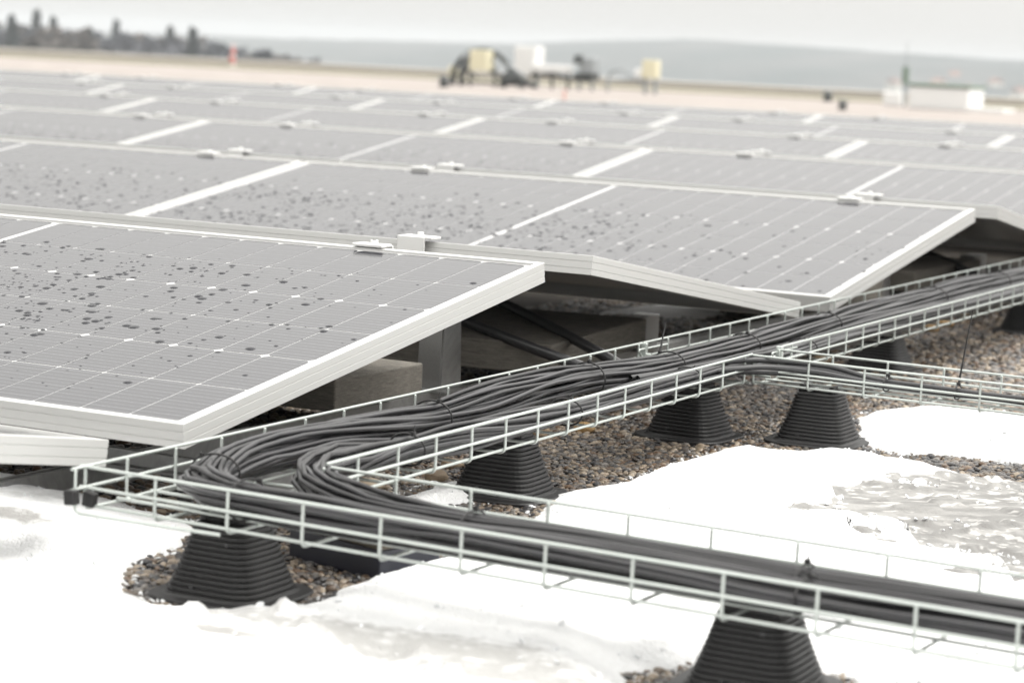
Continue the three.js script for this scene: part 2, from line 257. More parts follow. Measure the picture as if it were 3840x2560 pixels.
// ------------------------------------------------------------------ solar panels
const TH = 0.1498, PL = 1.931, PW = 0.9926, PH = 0.0325, HE = 0.1586, HR = 0.3067, CW = PW * Math.cos(TH), GAP = 0.1916, PITCH = 2.3102, STEP = 1.945;
const profile = [[0, -PH], [0, -PH + 0.0085], [0.0009, -PH + 0.009], [0.0009, -PH + 0.0098], [0, -PH + 0.0103], [0, -0.0118], [0.0009, -0.0113], [0.0009, -0.0105], [0, -0.01], [0, -0.0006], [0.0006, 0], [0.0112, 0], [0.0116, -0.0004], [0.0116, -0.0036], [0.0022, -0.0036], [0.0022, -PH + 0.0018], [0.026, -PH + 0.0018], [0.026, -PH]];
function frameBar(len, at) {           // at(s, u, v) -> position; ends mitred
  const pos = [], uv = [], n = profile.length;
  for (let i = 0; i < n; i++) {
    const [u0, v0] = profile[i], [u1, v1] = profile[(i + 1) % n];
    const a = at(u0, u0, v0), b = at(len - u0, u0, v0), c = at(u1, u1, v1), d = at(len - u1, u1, v1);
    for (const [q, x, y] of [[a, 0, i], [c, 0, i + 1], [b, len, i], [b, len, i], [c, 0, i + 1], [d, len, i + 1]]) { pos.push(...q); uv.push(x, y * 0.02); }
  }
  const g = new THREE.BufferGeometry(); g.setAttribute('position', new THREE.Float32BufferAttribute(pos, 3)); g.setAttribute('uv', new THREE.Float32BufferAttribute(uv, 2)); g.computeVertexNormals(); return g;
}
const bars = [frameBar(PL, (s, u, v) => [-s, v, -u]), frameBar(PL, (s, u, v) => [-PL + s, v, -PW + u]), frameBar(PW, (s, u, v) => [-u, v, -PW + s]), frameBar(PW, (s, u, v) => [-PL + u, v, -s])];
const sheetGeo = box(PL - 0.006, 0.0012, PW - 0.006, -PL / 2, -0.0036 - 0.0006, -PW / 2), underGeo = box(PL - 0.006, 0.003, PW - 0.006, -PL / 2, -0.0064, -PW / 2);
const CX = 0.0759, CV = 0.1566, LX = 0.0781, LV = (PW - 2 * 0.0165) / 6;
function cellShape(flip) {
  const big = 0.0062, sm = 0.0016, t = flip ? sm : big, b = flip ? big : sm, s = new THREE.Shape();
  s.moveTo(b, 0); s.lineTo(CX - b, 0); s.lineTo(CX, b); s.lineTo(CX, CV - t); s.lineTo(CX - t, CV); s.lineTo(t, CV); s.lineTo(0, CV - t); s.lineTo(0, b); s.closePath();
  const g = new THREE.ExtrudeGeometry(s, { depth: 0.0004, bevelEnabled: false }); g.rotateX(-Math.PI / 2); return g;
}
const cellGeo = [cellShape(true), cellShape(false)];
const cellSpots = []; for (let r = 0; r < 6; r++) for (let c = 0; c < 24; c++) cellSpots.push([-(0.022 + LX * (c + 1)) + 0.0011 - (c > 11 ? 0.0126 : 0), -0.0036, -(0.0165 + LV * r) - 0.0016, r % 2]);
const cellsMerged = merge(cellSpots.map(([x, y, z, f]) => cellGeo[f].clone().translate(x, y, z)));
const rowWord = ['front', 'second', 'third', 'fourth', 'fifth', 'rearmost'], placeWord = ['rightmost panel', ...['second', 'third', 'fourth', 'fifth', 'sixth', 'seventh'].map((q) => `${q} panel from right`)];
function panel(label, X, y, D, tilt, single) {
  const t = thing('solar_panel', label, 'solar panel', 'solar panels in rows on the roof');
  t.position.set(X, y, -D); t.rotation.x = tilt;
  for (const b of bars) mesh('frame_bar', b, M.frame, t);
  mesh('backing_sheet', sheetGeo, M.back, t); mesh('rear_cover', underGeo, M.under, t);
  if (single) for (const [x, yy, z, f] of cellSpots) { const c = mesh('solar_cell', cellGeo[f], M.cell, t); c.position.set(x, yy, z); }
  else { const c = mesh('solar_cells', cellsMerged, M.cell, t); c.userData.kind = 'stuff'; }
  return t;
}
const counts = [2, 3, 4, 5, 6, 7];
function clampPair(X, D, row, w) {
  const yT = HR;
  const a = thing('panel_clamp', `flat ridge clamp, ${rowWord[row]} row near slope, ${w}`, 'clamp', 'panel clamps along the ridges'); a.position.set(X, yT, -D);
  mesh('plate', rbox(0.058, 0.005, 0.034, 0.0015, 0, 0.0032, -0.004), M.clamp, a);
  mesh('lip', rbox(0.058, 0.012, 0.004, 0.001, 0, -0.0035, -0.024), M.clamp, a);
  const ba = mesh('bolt', new THREE.CylinderGeometry(0.0065, 0.0065, 0.006, 20), M.clamp, a); ba.position.set(0.003, 0.0085, -0.006);
  mesh('socket', new THREE.CylinderGeometry(0.003, 0.003, 0.0012, 6).translate(0, 0.0034, 0), M.blackPipe, ba);
  const b = thing('panel_clamp', `upright ridge clamp, ${rowWord[row]} row far slope, ${w}`, 'clamp', 'panel clamps along the ridges'); b.position.set(X - 0.02, yT, -(D + GAP));
  mesh('web', rbox(0.054, 0.032, 0.004, 0.001, -0.004, -0.008, 0.017), M.clamp, b);
  mesh('plate', rbox(0.064, 0.004, 0.034, 0.001, 0.004, 0.0065, 0.0), M.clamp, b);
  mesh('bolt', new THREE.CylinderGeometry(0.0055, 0.0055, 0.007, 20).translate(0.006, 0.0115, 0.002), M.clamp, b);
}
for (let k = 0; k < 6; k++) for (let j = 0; j < counts[k]; j++) {
  const X = -j * STEP + (j ? 0 : 0);
  panel(`solar panel on near slope of the ${rowWord[k]} row, ${placeWord[j]}`, X, HE, k * PITCH, TH, k < 3 && j <= k);
  panel(`solar panel on far slope of the ${rowWord[k]} row, ${placeWord[j]}`, X - (k ? 0 : 0.006), HR, k * PITCH + CW + GAP, -TH, false);
  clampPair(X - 0.325, k * PITCH + CW, k, `right part of ${placeWord[j]}`);
  clampPair(X - 1.56, k * PITCH + CW, k, `left part of ${placeWord[j]}`);
}
panel('white framed solar panel end jutting in at the left edge', 0.003, HR, -PITCH + CW + GAP, -TH, false);

// rain drops on the glass
{
  const cap = new THREE.SphereGeometry(1, 14, 5, 0, Math.PI * 2, 0, 0.95); cap.translate(0, -Math.cos(0.95), 0); cap.scale(1 / Math.sin(0.95), 1 / Math.sin(0.95), 1 / Math.sin(0.95));
  const drops = (label, row, j, n, dens, seed) => {
    const R = rng(seed), m = new THREE.InstancedMesh(cap, M.water, n), o = new THREE.Object3D(), P = new THREE.Object3D();
    P.position.set(-j * STEP, HE, -row * PITCH); P.rotation.x = TH; P.updateMatrix();
    let i = 0, guard = 0;
    while (i < n && guard++ < n * 60) {
      const x = 0.02 + R() * (PL - 0.04), v = 0.03 + R() * (PW - 0.06); if (R() > dens(x, v) * clamp(0.6 + 1.0 * fbm(x * 5 + seed, v * 7, seed, 3))) continue;
      const s = 0.0014 + 0.0054 * Math.pow(R(), 2.9); o.position.set(-x, -0.0031, -v); o.rotation.set(0, 0, 0); o.scale.set(s * (1.05 + 0.5 * R() * R()), s * (0.5 + 0.22 * R()), s * (1 + 0.4 * R() * R())); o.rotation.y = (R() - 0.5) * 0.6; o.updateMatrix(); o.matrix.premultiply(P.matrix); m.setMatrixAt(i++, o.matrix);
    }
    m.count = i; m.name = numbered('water_droplets'); m.castShadow = m.receiveShadow = true; scene.add(m); tag(m, label, 'water drops', null, 'stuff');
  };
  drops('rain drops beaded on the glass of the front panel', 0, 0, 2000, (x, v) => smooth(0.86, 0.76, v) * (0.16 + 0.84 * smooth(0.1, 0.75, x)) * (0.35 + 0.65 * smooth(0.02, 0.35, v)), 5);
  drops('rain drops beaded on the rightmost panel of the second row', 1, 0, 1500, (x, v) => smooth(0.8, 0.5, v) * (0.1 + 0.9 * smooth(0.3, 0.9, x)), 6);
  drops('rain drops beaded on the second panel of the second row', 1, 1, 1500, (x, v) => smooth(0.8, 0.5, v), 7);
  drops('rain drops beaded on the second panel of the third row', 2, 1, 900, (x, v) => smooth(0.8, 0.4, v), 9);
  drops('rain drops beaded on the third panel of the third row', 2, 2, 900, (x, v) => smooth(0.8, 0.4, v), 8);
}

// ------------------------------------------------------------------ mounting rails, posts and ballast under the panels
function rail(label, from, to, w = 0.04, h = 0.036) {
  const t = thing('mounting_rail', label, 'rail', 'aluminium base rails under the panels'), L = from.distanceTo(to), s = new THREE.Shape();
  s.moveTo(-w / 2, 0); s.lineTo(w / 2, 0); s.lineTo(w / 2, 0.004); s.lineTo(w / 2 - 0.008, 0.006); s.lineTo(w / 2 - 0.008, h); s.lineTo(0.004, h); s.lineTo(0.004, h - 0.01); s.lineTo(-0.004, h - 0.01); s.lineTo(-0.004, h); s.lineTo(-w / 2 + 0.008, h); s.lineTo(-w / 2 + 0.008, 0.006); s.lineTo(-w / 2, 0.004); s.closePath();
  mesh('profile', new THREE.ExtrudeGeometry(s, { depth: L, bevelEnabled: false }), M.alu, t); t.position.copy(from); t.lookAt(to); return t;
}
rail('aluminium base rail running back under the right panel ends', V(-0.33, 0.004, -0.3), V(-0.33, 0.004, 14));
rail('aluminium base rail under the left ends of the rightmost panels', V(-1.56, 0.004, -0.3), V(-1.56, 0.004, 14));
const fr = rail('low aluminium rail crossing in front under the front panel', V(-2.6, 0.05, 0.235), V(0.0, 0.035, 0.262), 0.03, 0.026);
for (let k = 0; k < 6; k++) for (const X of [-0.33, -1.56]) {
  const w = `${rowWord[k]} row, ${X > -1 ? 'right' : 'left'} rail`;
  const a = thing('ridge_post', `folded aluminium sheet post under the ridge of the ${w}`, 'post', 'sheet posts under the ridges'); a.position.set(X, 0.041, -(k * PITCH + 1.24));
  const s = new THREE.Shape(); s.moveTo(-0.036, 0); s.lineTo(0.036, 0); s.lineTo(0.022, 0.22); s.lineTo(-0.022, 0.22); s.closePath();
  const pl = new THREE.ExtrudeGeometry(s, { depth: 0.003, bevelEnabled: false });
  mesh('front_sheet', pl.clone().rotateY(Math.PI / 2).translate(0.022, 0, 0), M.alu, a); mesh('rear_sheet', pl.clone().rotateY(Math.PI / 2).translate(-0.025, 0, 0), M.alu, a);
  mesh('web', box(0.044, 0.2, 0.003, 0, 0.1, 0.034), M.alu, a); mesh('foot', box(0.08, 0.004, 0.1, 0, 0.002, 0), M.alu, a);
  const b = thing('eave_bracket', `low aluminium bracket in the valley behind the ${w}`, 'bracket', 'low brackets under the eaves'); b.position.set(X, 0.041, -(k * PITCH + 2.075));
  mesh('block', rbox(0.05, 0.068, 0.1, 0.002, 0, 0.034, 0), M.alu, b); mesh('foot', box(0.08, 0.004, 0.14, 0, 0.002, 0), M.alu, b);
}
const paver = (label, x0, x1, d0, d1, y = 0.042, h = 0.05) => { const m = mesh('ballast_block', rbox(x1 - x0, h, d1 - d0, 0.004), M.concrete); m.position.copy(V((x0 + x1) / 2, y + h / 2, (d0 + d1) / 2)); return tag(m, label, 'concrete block', 'concrete ballast blocks under the panels'); };
paver('grey concrete ballast block under the front panel ridge, nearest', -0.66, -0.257, 0.775, 1.055, 0.058, 0.054);
paver('wide grey concrete ballast block below the black conduits', -0.60, -0.198, 1.33, 1.88, 0.07, 0.054).rotation.y = 0.12;
paver('grey concrete ballast block far back under the front row', -1.5, -1.0, 1.55, 2.1);
paver('grey concrete ballast block under the right end of second row ridge', -0.66, -0.26, 3.09, 3.4, 0.058, 0.054);
paver('grey concrete ballast block behind the second row conduit', -0.68, -0.25, 3.62, 4.2, 0.058, 0.054);
paver('grey concrete ballast block deep under the second row', -1.5, -1.0, 3.8, 4.4);
tag(mesh('rubber_mat', rbox(0.26, 0.012, 0.1, 0.003), M.black), 'black rubber pad on the gravel under the blocks', 'pad').position.copy(V(-0.34, 0.008, 2.42));

// ------------------------------------------------------------------ wire cable trays
const WR = 0.0020;
const rod = (a, b, r = WR) => { const L = a.distanceTo(b), g = new THREE.CylinderGeometry(r, r, L, 10, 1); g.translate(0, L / 2, 0); g.applyQuaternion(new THREE.Quaternion().setFromUnitVectors(new THREE.Vector3(0, 1, 0), b.clone().sub(a).normalize())); return g.translate(a.x, a.y, a.z); };
function bent(points, bend = 0.009, r = WR) {       // a rod with rounded corners
  const path = new THREE.CurvePath(); let last = points[0];
  for (let i = 1; i < points.length - 1; i++) {
    const p = points[i], u = points[i - 1].clone().sub(p).normalize(), w = points[i + 1].clone().sub(p).normalize(), a = p.clone().addScaledVector(u, bend), b = p.clone().addScaledVector(w, bend);
    path.add(new THREE.LineCurve3(last, a)); path.add(new THREE.QuadraticBezierCurve3(a, p, b)); last = b;
  }
  path.add(new THREE.LineCurve3(last, points[points.length - 1]));
  const out = []; for (const c of path.curves) { const n = c.isQuadraticBezierCurve3 ? 5 : 1; for (let i = out.length ? 1 : 0; i <= n; i++) out.push(c.getPoint(i / n)); }
  const segs = []; for (let i = 0; i < out.length - 1; i++) segs.push(rod(out[i], out[i + 1], r), new THREE.SphereGeometry(r, 8, 6).translate(out[i].x, out[i].y, out[i].z)); return merge(segs);
}
const TOP = 0.15, MID = 0.126, FLOOR = 0.1;
// local axes: x across the tray from its first rail (0) to the other (w), run along -z
function tray(label, place, turn, drop, w, spans, crosses) {
  const t = thing('wire_tray', label, 'cable tray', 'galvanised wire cable trays'); t.position.copy(place); t.rotation.set(drop, turn, 0, 'YXZ');
  for (const [x, y, a, b] of spans) mesh('long_wire', rod(new THREE.Vector3(x, y, -a), new THREE.Vector3(x, y, -b)), M.galv, t);
  const P = (x, y) => new THREE.Vector3(x, y, 0), o = WR * 1.9, U = [[P(o, TOP - WR), P(o, FLOOR), P(w - o, FLOOR), P(w - o, TOP - WR)], [P(o, TOP - WR), P(o, FLOOR), P(w - o, FLOOR)], [P(w - o, TOP - WR), P(w - o, FLOOR), P(o, FLOOR)]].map((q) => bent(q));
  for (const [s, kind] of crosses) mesh('cross_wire', U[kind], M.galv, t).position.z = -s;
  return t;
}
const FY = FLOOR + 2 * WR;
{ // the tray that runs away from the camera along the panel ends
  const cr = []; for (let k = 0; k < 17; k++) cr.push([-0.304 + 0.1 * k, k < 3 ? 1 : 0]);
  tray('wire cable tray running back along the panel ends, nearer length', V(0.058, 0, 0), 0.0245, 0, 0.203, [[0, TOP, -0.306, 1.318], [0, MID, -0.306, 1.318], [0.203, TOP, -0.085, 1.318], [0.203, MID, -0.085, 1.318], [0.008, FY, -0.2, 1.318], [0.07, FY, -0.08, 1.318], [0.135, FY, -0.08, 1.318], [0.195, FY, -0.08, 1.318]], cr);
  const c2 = []; for (let k = 0; k < 46; k++) c2.push([1.325 + 0.1 * k, k < 2 ? 1 : 0]);
  tray('wire cable tray running back along the panel ends, farther length', V(0.058, 0, 0), 0.0245, 0, 0.203, [[0, TOP, 1.322, 5.9], [0, MID, 1.322, 5.9], [0.203, TOP, 1.462, 5.9], [0.203, MID, 1.462, 5.9], [0.008, FY, 1.322, 5.9], [0.07, FY, 1.322, 5.9], [0.135, FY, 1.322, 5.9], [0.195, FY, 1.45, 5.9]], c2);
}
{ // the tray across the front: local run along +X
  const cr = []; for (let k = 0; k < 21; k++) cr.push([0.0 + 0.1 * k, k < 2 ? 2 : 0]);
  const w = 0.1985;
  tray('wire cable tray crossing the snow in the foreground', V(0.063, -0.0006, -0.0775 - 0.0229 * 0.063), -Math.PI / 2 - 0.0229, -0.0097, w, [[w, TOP, -0.004, 2.1], [w, MID, -0.004, 2.1], [0, TOP, 0.208, 2.1], [0, MID, 0.208, 2.1], [w - 0.008, FY, 0, 2.1], [0.135, FY, 0.0, 2.1], [0.07, FY, 0.0, 2.1], [0.008, FY, 0.2, 2.1]], cr);
  const c3 = []; for (let k = 0; k < 18; k++) c3.push([0.1 * k, 0]);
  const w3 = 0.112;
  tray('narrow wire cable tray branching off to the right', V(0.2301, -0.0033, 1.4541 - 0.0361 * 0.23), -Math.PI / 2 - 0.0361, -0.0055, w3, [[w3, TOP, -0.005, 1.8], [w3, MID, -0.005, 1.8], [0, TOP, -0.005, 1.8], [0, MID, -0.005, 1.8], [0.008, FY, 0.0, 1.8], [0.056, FY, 0.0, 1.8], [w3 - 0.008, FY, 0.0, 1.8]], c3);
}
// couplers where two tray lengths meet
function splice(label, X, D, side) {
  const t = thing('tray_coupler', label, 'coupler', 'wire tray couplers'); t.position.copy(V(X, 0, D));
  const p = (d, y) => new THREE.Vector3(0.006 * side, y, -d);
  mesh('loop', bent([p(0.09, 0.141), p(-0.03, 0.141), p(-0.012, 0.124), p(0.09, 0.124)], 0.008, 0.0018), M.galv, t);
  mesh('clip', rbox(0.012, 0.03, 0.009, 0.002, 0.003 * side, 0.136, 0), M.galv, t);
  mesh('bolt', new THREE.CylinderGeometry(0.004, 0.004, 0.014, 6).rotateZ(Math.PI / 2).translate(0.011 * side, 0.13, 0), M.galv, t);
}
splice('wire coupler joining the left rails of the long tray', 0.027, 1.318, 1);
splice('wire coupler beside the branch of the narrow tray', 0.2265, 1.462, -1);
for (const [l, X, y, D, rz] of [['black plastic cap under the outer tray corner, left', 0.066, 0.118, -0.306, 0.1], ['black plastic cap under the outer tray corner, right', 0.066, 0.111, -0.272, -0.12]]) { const c = mesh('end_cap', rbox(0.015, 0.017, 0.012, 0.002), M.black); c.position.copy(V(X, y, D)); c.rotation.z = rz; tag(c, l, 'end cap', 'black caps at the tray corner'); }
{ const c = mesh('tray_clip', merge([rbox(0.012, 0.05, 0.003, 0.001, 0, 0.025, 0), rbox(0.018, 0.008, 0.02, 0.001, 0, 0, 0)]), M.black); c.position.copy(V(0.735, 0.094, 1.385)); tag(c, 'black plastic clip on the narrow right tray', 'clip'); }

// ------------------------------------------------------------------ ribbed plastic feet
function foot() {
  const g = new THREE.Group(), seg = 64, ring = (a, y, n) => { const r = []; for (let i = 0; i < seg; i++) { const t = i / seg * Math.PI * 2, c = Math.cos(t), s = Math.sin(t), k = Math.pow(Math.pow(Math.abs(c), n) + Math.pow(Math.abs(s), n), -1 / n); r.push([a * k * c, y, a * k * s]); } return r; };
  const loft = (rings) => { const pos = [], idx = []; rings.forEach((r) => r.forEach((p) => pos.push(...p))); for (let j = 0; j < rings.length - 1; j++) for (let i = 0; i < seg; i++) { const a = j * seg + i, b = j * seg + (i + 1) % seg; idx.push(a, a + seg, b, b, a + seg, b + seg); } let q = new THREE.BufferGeometry(); q.setAttribute('position', new THREE.Float32BufferAttribute(pos, 3)); q.setIndex(idx); q = q.toNonIndexed(); q.computeVertexNormals(); const uv = []; for (let i = 0; i < q.attributes.position.count; i++) uv.push(q.attributes.position.getX(i) * 8, q.attributes.position.getY(i) * 8); q.setAttribute('uv', new THREE.Float32BufferAttribute(uv, 2)); return q; };
  const rings = [], N = 13, y0 = 0.009, y1 = 0.088; rings.push(ring(0.0475, 0.006, 5));
  for (let k = 0; k < N; k++) { const f = k / N, f2 = (k + 0.45) / N, f3 = (k + 0.6) / N, A = (q) => 0.0472 - 0.0195 * q - 0.0012 * Math.sin(q * Math.PI), Y = (q) => y0 + (y1 - y0) * q; rings.push(ring(A(f), Y(f), 5), ring(A(f2), Y(f2), 5), ring(A(f3) - 0.0022, Y(f3), 5), ring(A(f + 0.95 / N) - 0.0022, Y(f + 0.92 / N), 5)); }
  rings.push(ring(0.0275, y1, 5), ring(0.026, y1 + 0.0015, 5), ring(0.0001, y1 + 0.0018, 5));
  mesh('ribbed_body', loft(rings), M.black, g);
  mesh('base_flange', loft([ring(0.0605, 0.0005, 4), ring(0.0612, 0.006, 4), ring(0.0600, 0.0078, 4), ring(0.0495, 0.0084, 5), ring(0.0472, 0.0105, 5)]), M.black, g);
  mesh('saddle', merge([rbox(0.05, 0.006, 0.03, 0.0015, 0, 0.0925, 0), rbox(0.006, 0.012, 0.034, 0.0015, -0.02, 0.096, 0), rbox(0.006, 0.012, 0.034, 0.0015, 0.02, 0.096, 0)]), M.black, g);
  for (const [x, y, a] of [[-0.012, 0.02, 0], [0.014, 0.07, 0]]) mesh('screw_hole', new THREE.CylinderGeometry(0.0022, 0.0022, 0.004, 10).rotateX(Math.PI / 2).translate(x, y, 0.0472 - 0.0222 * (y / 0.088)), M.blackPipe, g);
  return g;
}
const foot0 = foot();
[[0.332, 1.385, 0, 'ribbed black foot under the start of the narrow right tray'], [0.205, -0.185, 0.02, 'ribbed black foot in the snow hollow at the tray corner'], [0.15, 0.59, 0.04, 'ribbed black foot under the long tray, half hidden by it'], [0.138, 1.285, -0.06, 'ribbed black foot under the long tray beside the branch'], [0.863, -0.197, 0.03, 'ribbed black foot in the foreground cut by the lower edge'], [0.08, 2.42, 0, 'ribbed black foot farther back seen through the narrow tray'], [0.115, 3.42, 0, 'ribbed black foot at the far right edge'], [1.2, 1.36, 0, 'ribbed black foot under the narrow tray outside the snow']].forEach(([X, D, a, label], i, all) => {
  const f = i ? foot0.clone() : foot0; f.name = numbered('tray_support'); f.position.copy(V(X, 0.001, D)); f.rotation.y = a; f.scale.set(1.34, 1, 1.34); scene.add(f); f.userData = {}; tag(f, label, 'tray support', 'ribbed feet under the wire trays');
});
{ const b = thing('drain_box', 'dark plastic box under the foreground tray behind the corner foot', 'box'); b.position.copy(V(0.235, 0, 0.06)); b.rotation.y = -0.3; mesh('body', rbox(0.17, 0.04, 0.1, 0.003, 0, 0.021, 0), std(rgb(0.012, 0.013, 0.022), 0.35), b); mesh('lid', rbox(0.18, 0.02, 0.11, 0.003, 0, 0.0515, 0), std(rgb(0.06, 0.05, 0.035), 0.7), b); }

// ------------------------------------------------------------------ cables
function bundle(name, label, pts, n, r, seed, ties, mats, closeTies = 0.86) {
  const t = thing(name, label, 'cables'), R = rng(seed), curve = new THREE.CatmullRomCurve3(pts.map((p) => V(p[0], p[1], p[2])), false, 'centripetal'), rad = new THREE.CatmullRomCurve3(pts.map((p) => new THREE.Vector3(p[3], p[4], 0)), false, 'centripetal');
  const N = 240, C = [], S = [], U = [], RX = [], RY = [], up = new THREE.Vector3(0, 1, 0), len = curve.getLength();
  for (let i = 0; i <= N; i++) { const q = i / N, T = curve.getTangent(q), s = T.clone().cross(up).normalize(); C.push(curve.getPoint(q)); S.push(s); U.push(s.clone().cross(T).normalize()); const rr = rad.getPoint(q); RX.push(rr.x); RY.push(rr.y); }
  const tieAt = ties.map(([X, D]) => { let b = 0, bd = 1e9; const q = V(X, 0.125, D); C.forEach((c, i) => { const e = c.distanceToSquared(q); if (e < bd) { bd = e; b = i; } }); return b; });
  const squeeze = C.map((c, i) => { let k = 1; for (const b of tieAt) { const e = c.distanceTo(C[b]); k = Math.min(k, 1 - (1 - closeTies) * Math.exp(-e * e / 0.004)); } return k; });
  const tieMix = C.map((c) => { let k = 1; for (const b of tieAt) { const e = c.distanceTo(C[b]); k = Math.min(k, 0.35 + 0.65 * (1 - Math.exp(-e * e / 0.012))); } return k; });
  for (let c = 0; c < n; c++) {
    const rr = Math.sqrt((c + 0.6) / n), a0 = c * 2.39996 + 0.3 * R(), tw = 0.9 + 0.5 * R(), ph = R() * 100, P = [];
    for (let i = 0; i <= N; i++) {
      const s = i / N * len, w1 = noise(s * 2.4 + ph, ph), w2 = noise(s * 2.7 + ph, 50 + ph), a = a0 + 1.1 * noise(s * 1.1, seed) * tw + 0.5 * noise(s * 2.2 + ph, 3) * tieMix[i];
      let x = rr * Math.cos(a) + 0.26 * w1 * tieMix[i], y = rr * Math.sin(a) + 0.26 * w2 * tieMix[i]; const l = Math.hypot(x, y), lim = 1.06; if (l > lim) { x *= lim / l; y *= lim / l; }
      P.push(C[i].clone().addScaledVector(S[i], x * (RX[i] * squeeze[i] - r)).addScaledVector(U[i], Math.max(y * (RY[i] * squeeze[i] - r), FLOOR + 3 * WR + r - C[i].y)));
    }
    mesh('cable', new THREE.TubeGeometry(new THREE.CatmullRomCurve3(P, false, 'centripetal'), 190, r * (0.94 + 0.14 * R()), 8), mats[Math.floor(R() * mats.length)], t);
  }
  tieAt.forEach((b, i) => {
    const P = []; for (let k = 0; k < 40; k++) { const a = k / 40 * Math.PI * 2; P.push(C[b].clone().addScaledVector(S[b], Math.cos(a) * (RX[b] * squeeze[b] + 0.0022)).addScaledVector(U[b], Math.max(Math.sin(a) * (RY[b] * squeeze[b] + 0.0024), FLOOR + 2.4 * WR - C[b].y))); }
    const tie = mesh('cable_tie', new THREE.TubeGeometry(new THREE.CatmullRomCurve3(P, true), 60, 0.0014, 6, true), M.black, t);
    const ha = ties[i][2] ?? 1.9, hp = C[b].clone().addScaledVector(S[b], Math.cos(ha) * (RX[b] * squeeze[b] + 0.003)).addScaledVector(U[b], Math.sin(ha) * (RY[b] * squeeze[b] + 0.004));
    const h = mesh('tie_head', rbox(0.0065, 0.006, 0.005, 0.001), M.black, tie); h.position.copy(hp); h.quaternion.setFromUnitVectors(new THREE.Vector3(0, 0, 1), S[b]);
    const tl = ties[i][3] ?? 0.008; const lean = ties[i][4] ?? [0.2, 0.1]; const tail = mesh('tie_tail', new THREE.CylinderGeometry(0.0006, 0.0019, tl, 6).translate(0, tl / 2, 0), M.black, tie); tail.position.copy(hp); tail.quaternion.setFromUnitVectors(up, new THREE.Vector3(lean[0], 1, lean[1]).normalize());
  });
  return t;
}
const lx = (D, o) => 0.058 - 0.0245 * D + o;
bundle('cable_bundle', 'thick bundle of grey cables along the panel side of the tray', [
  [lx(5.9, 0.09), 0.128, 5.9, 0.035, 0.022], [lx(4.5, 0.085), 0.129, 4.5, 0.036, 0.023], [lx(3.4, 0.08), 0.130, 3.4, 0.036, 0.024], [lx(2.6, 0.075), 0.130, 2.6, 0.036, 0.024], [lx(2.0, 0.085), 0.131, 2.0, 0.034, 0.024], [lx(1.55, 0.088), 0.130, 1.55, 0.034, 0.023], [lx(1.15, 0.095), 0.131, 1.15, 0.034, 0.025], [lx(0.92, 0.06), 0.132, 0.92, 0.035, 0.027], [lx(0.68, 0.058), 0.134, 0.68, 0.037, 0.028], [lx(0.42, 0.062), 0.129, 0.42, 0.034, 0.025], [lx(0.15, 0.062), 0.132, 0.15, 0.036, 0.028], [0.108, 0.130, 0.0, 0.035, 0.027], [0.122, 0.128, -0.10, 0.034, 0.025], [0.16, 0.128, -0.178, 0.034, 0.025], [0.235, 0.128, -0.226, 0.033, 0.025], [0.36, 0.126, -0.24, 0.033, 0.024], [0.56, 0.122, -0.243, 0.033, 0.021], [0.82, 0.120, -0.247, 0.034, 0.021], [1.1, 0.117, -0.252, 0.034, 0.021], [1.6, 0.113, -0.262, 0.034, 0.021], [2.1, 0.115, -0.266, 0.036, 0.024]],
  40, 0.0034, 3, [[0.12, -0.11, 1.0, 0.006], [0.25, -0.23, 2.2, 0.004], [0.1, 0.44, 1.9, 0.012, [0, 0]], [0.09, 0.95, 1.6, 0.004], [0.13, 1.2, 1.0, 0.055, [-0.05, -0.5]], [0.11, 1.6, 1.7, 0.004], [0.1, 2.05, 1.7, 0.004], [0.08, 2.8, 1.7, 0.004], [0.06, 3.3, 1.7, 0.004], [0.93, -0.24, 1.6, 0.006]], [M.cable, M.cable, M.cable2]);
bundle('cable_bundle', 'second bundle of grey cables along the open side of the tray', [
  [lx(5.9, 0.17), 0.124, 5.9, 0.026, 0.018], [lx(4, 0.168), 0.124, 4, 0.028, 0.018], [lx(2.6, 0.162), 0.124, 2.6, 0.03, 0.019], [lx(1.8, 0.165), 0.124, 1.8, 0.03, 0.019], [lx(1.4, 0.16), 0.123, 1.4, 0.03, 0.019], [lx(1.0, 0.168), 0.124, 1.0, 0.029, 0.02], [lx(0.66, 0.17), 0.124, 0.66, 0.029, 0.02], [lx(0.38, 0.162), 0.125, 0.38, 0.03, 0.021], [0.208, 0.126, 0.16, 0.03, 0.022], [0.199, 0.128, 0.05, 0.03, 0.024], [0.216, 0.129, -0.03, 0.03, 0.025], [0.262, 0.127, -0.092, 0.03, 0.023], [0.34, 0.122, -0.128, 0.03, 0.02], [0.48, 0.119, -0.152, 0.03, 0.018], [0.72, 0.117, -0.163, 0.031, 0.018], [1.0, 0.115, -0.17, 0.032, 0.018], [1.5, 0.11, -0.182, 0.034, 0.018], [2.1, 0.105, -0.195, 0.034, 0.018]],
  32, 0.0034, 8, [[0.21, 0.2, 1.9, 0.012], [0.22, 0.66, 1.9, 0.006], [0.21, 1.12, 2.0, 0.005], [0.2, 1.7, 2.0, 0.005], [0.5, -0.13, 1.7, 0.012, [0.5, 0.1]], [0.9, -0.146, 1.7, 0.008]], [M.cable, M.cable2, M.cable]);
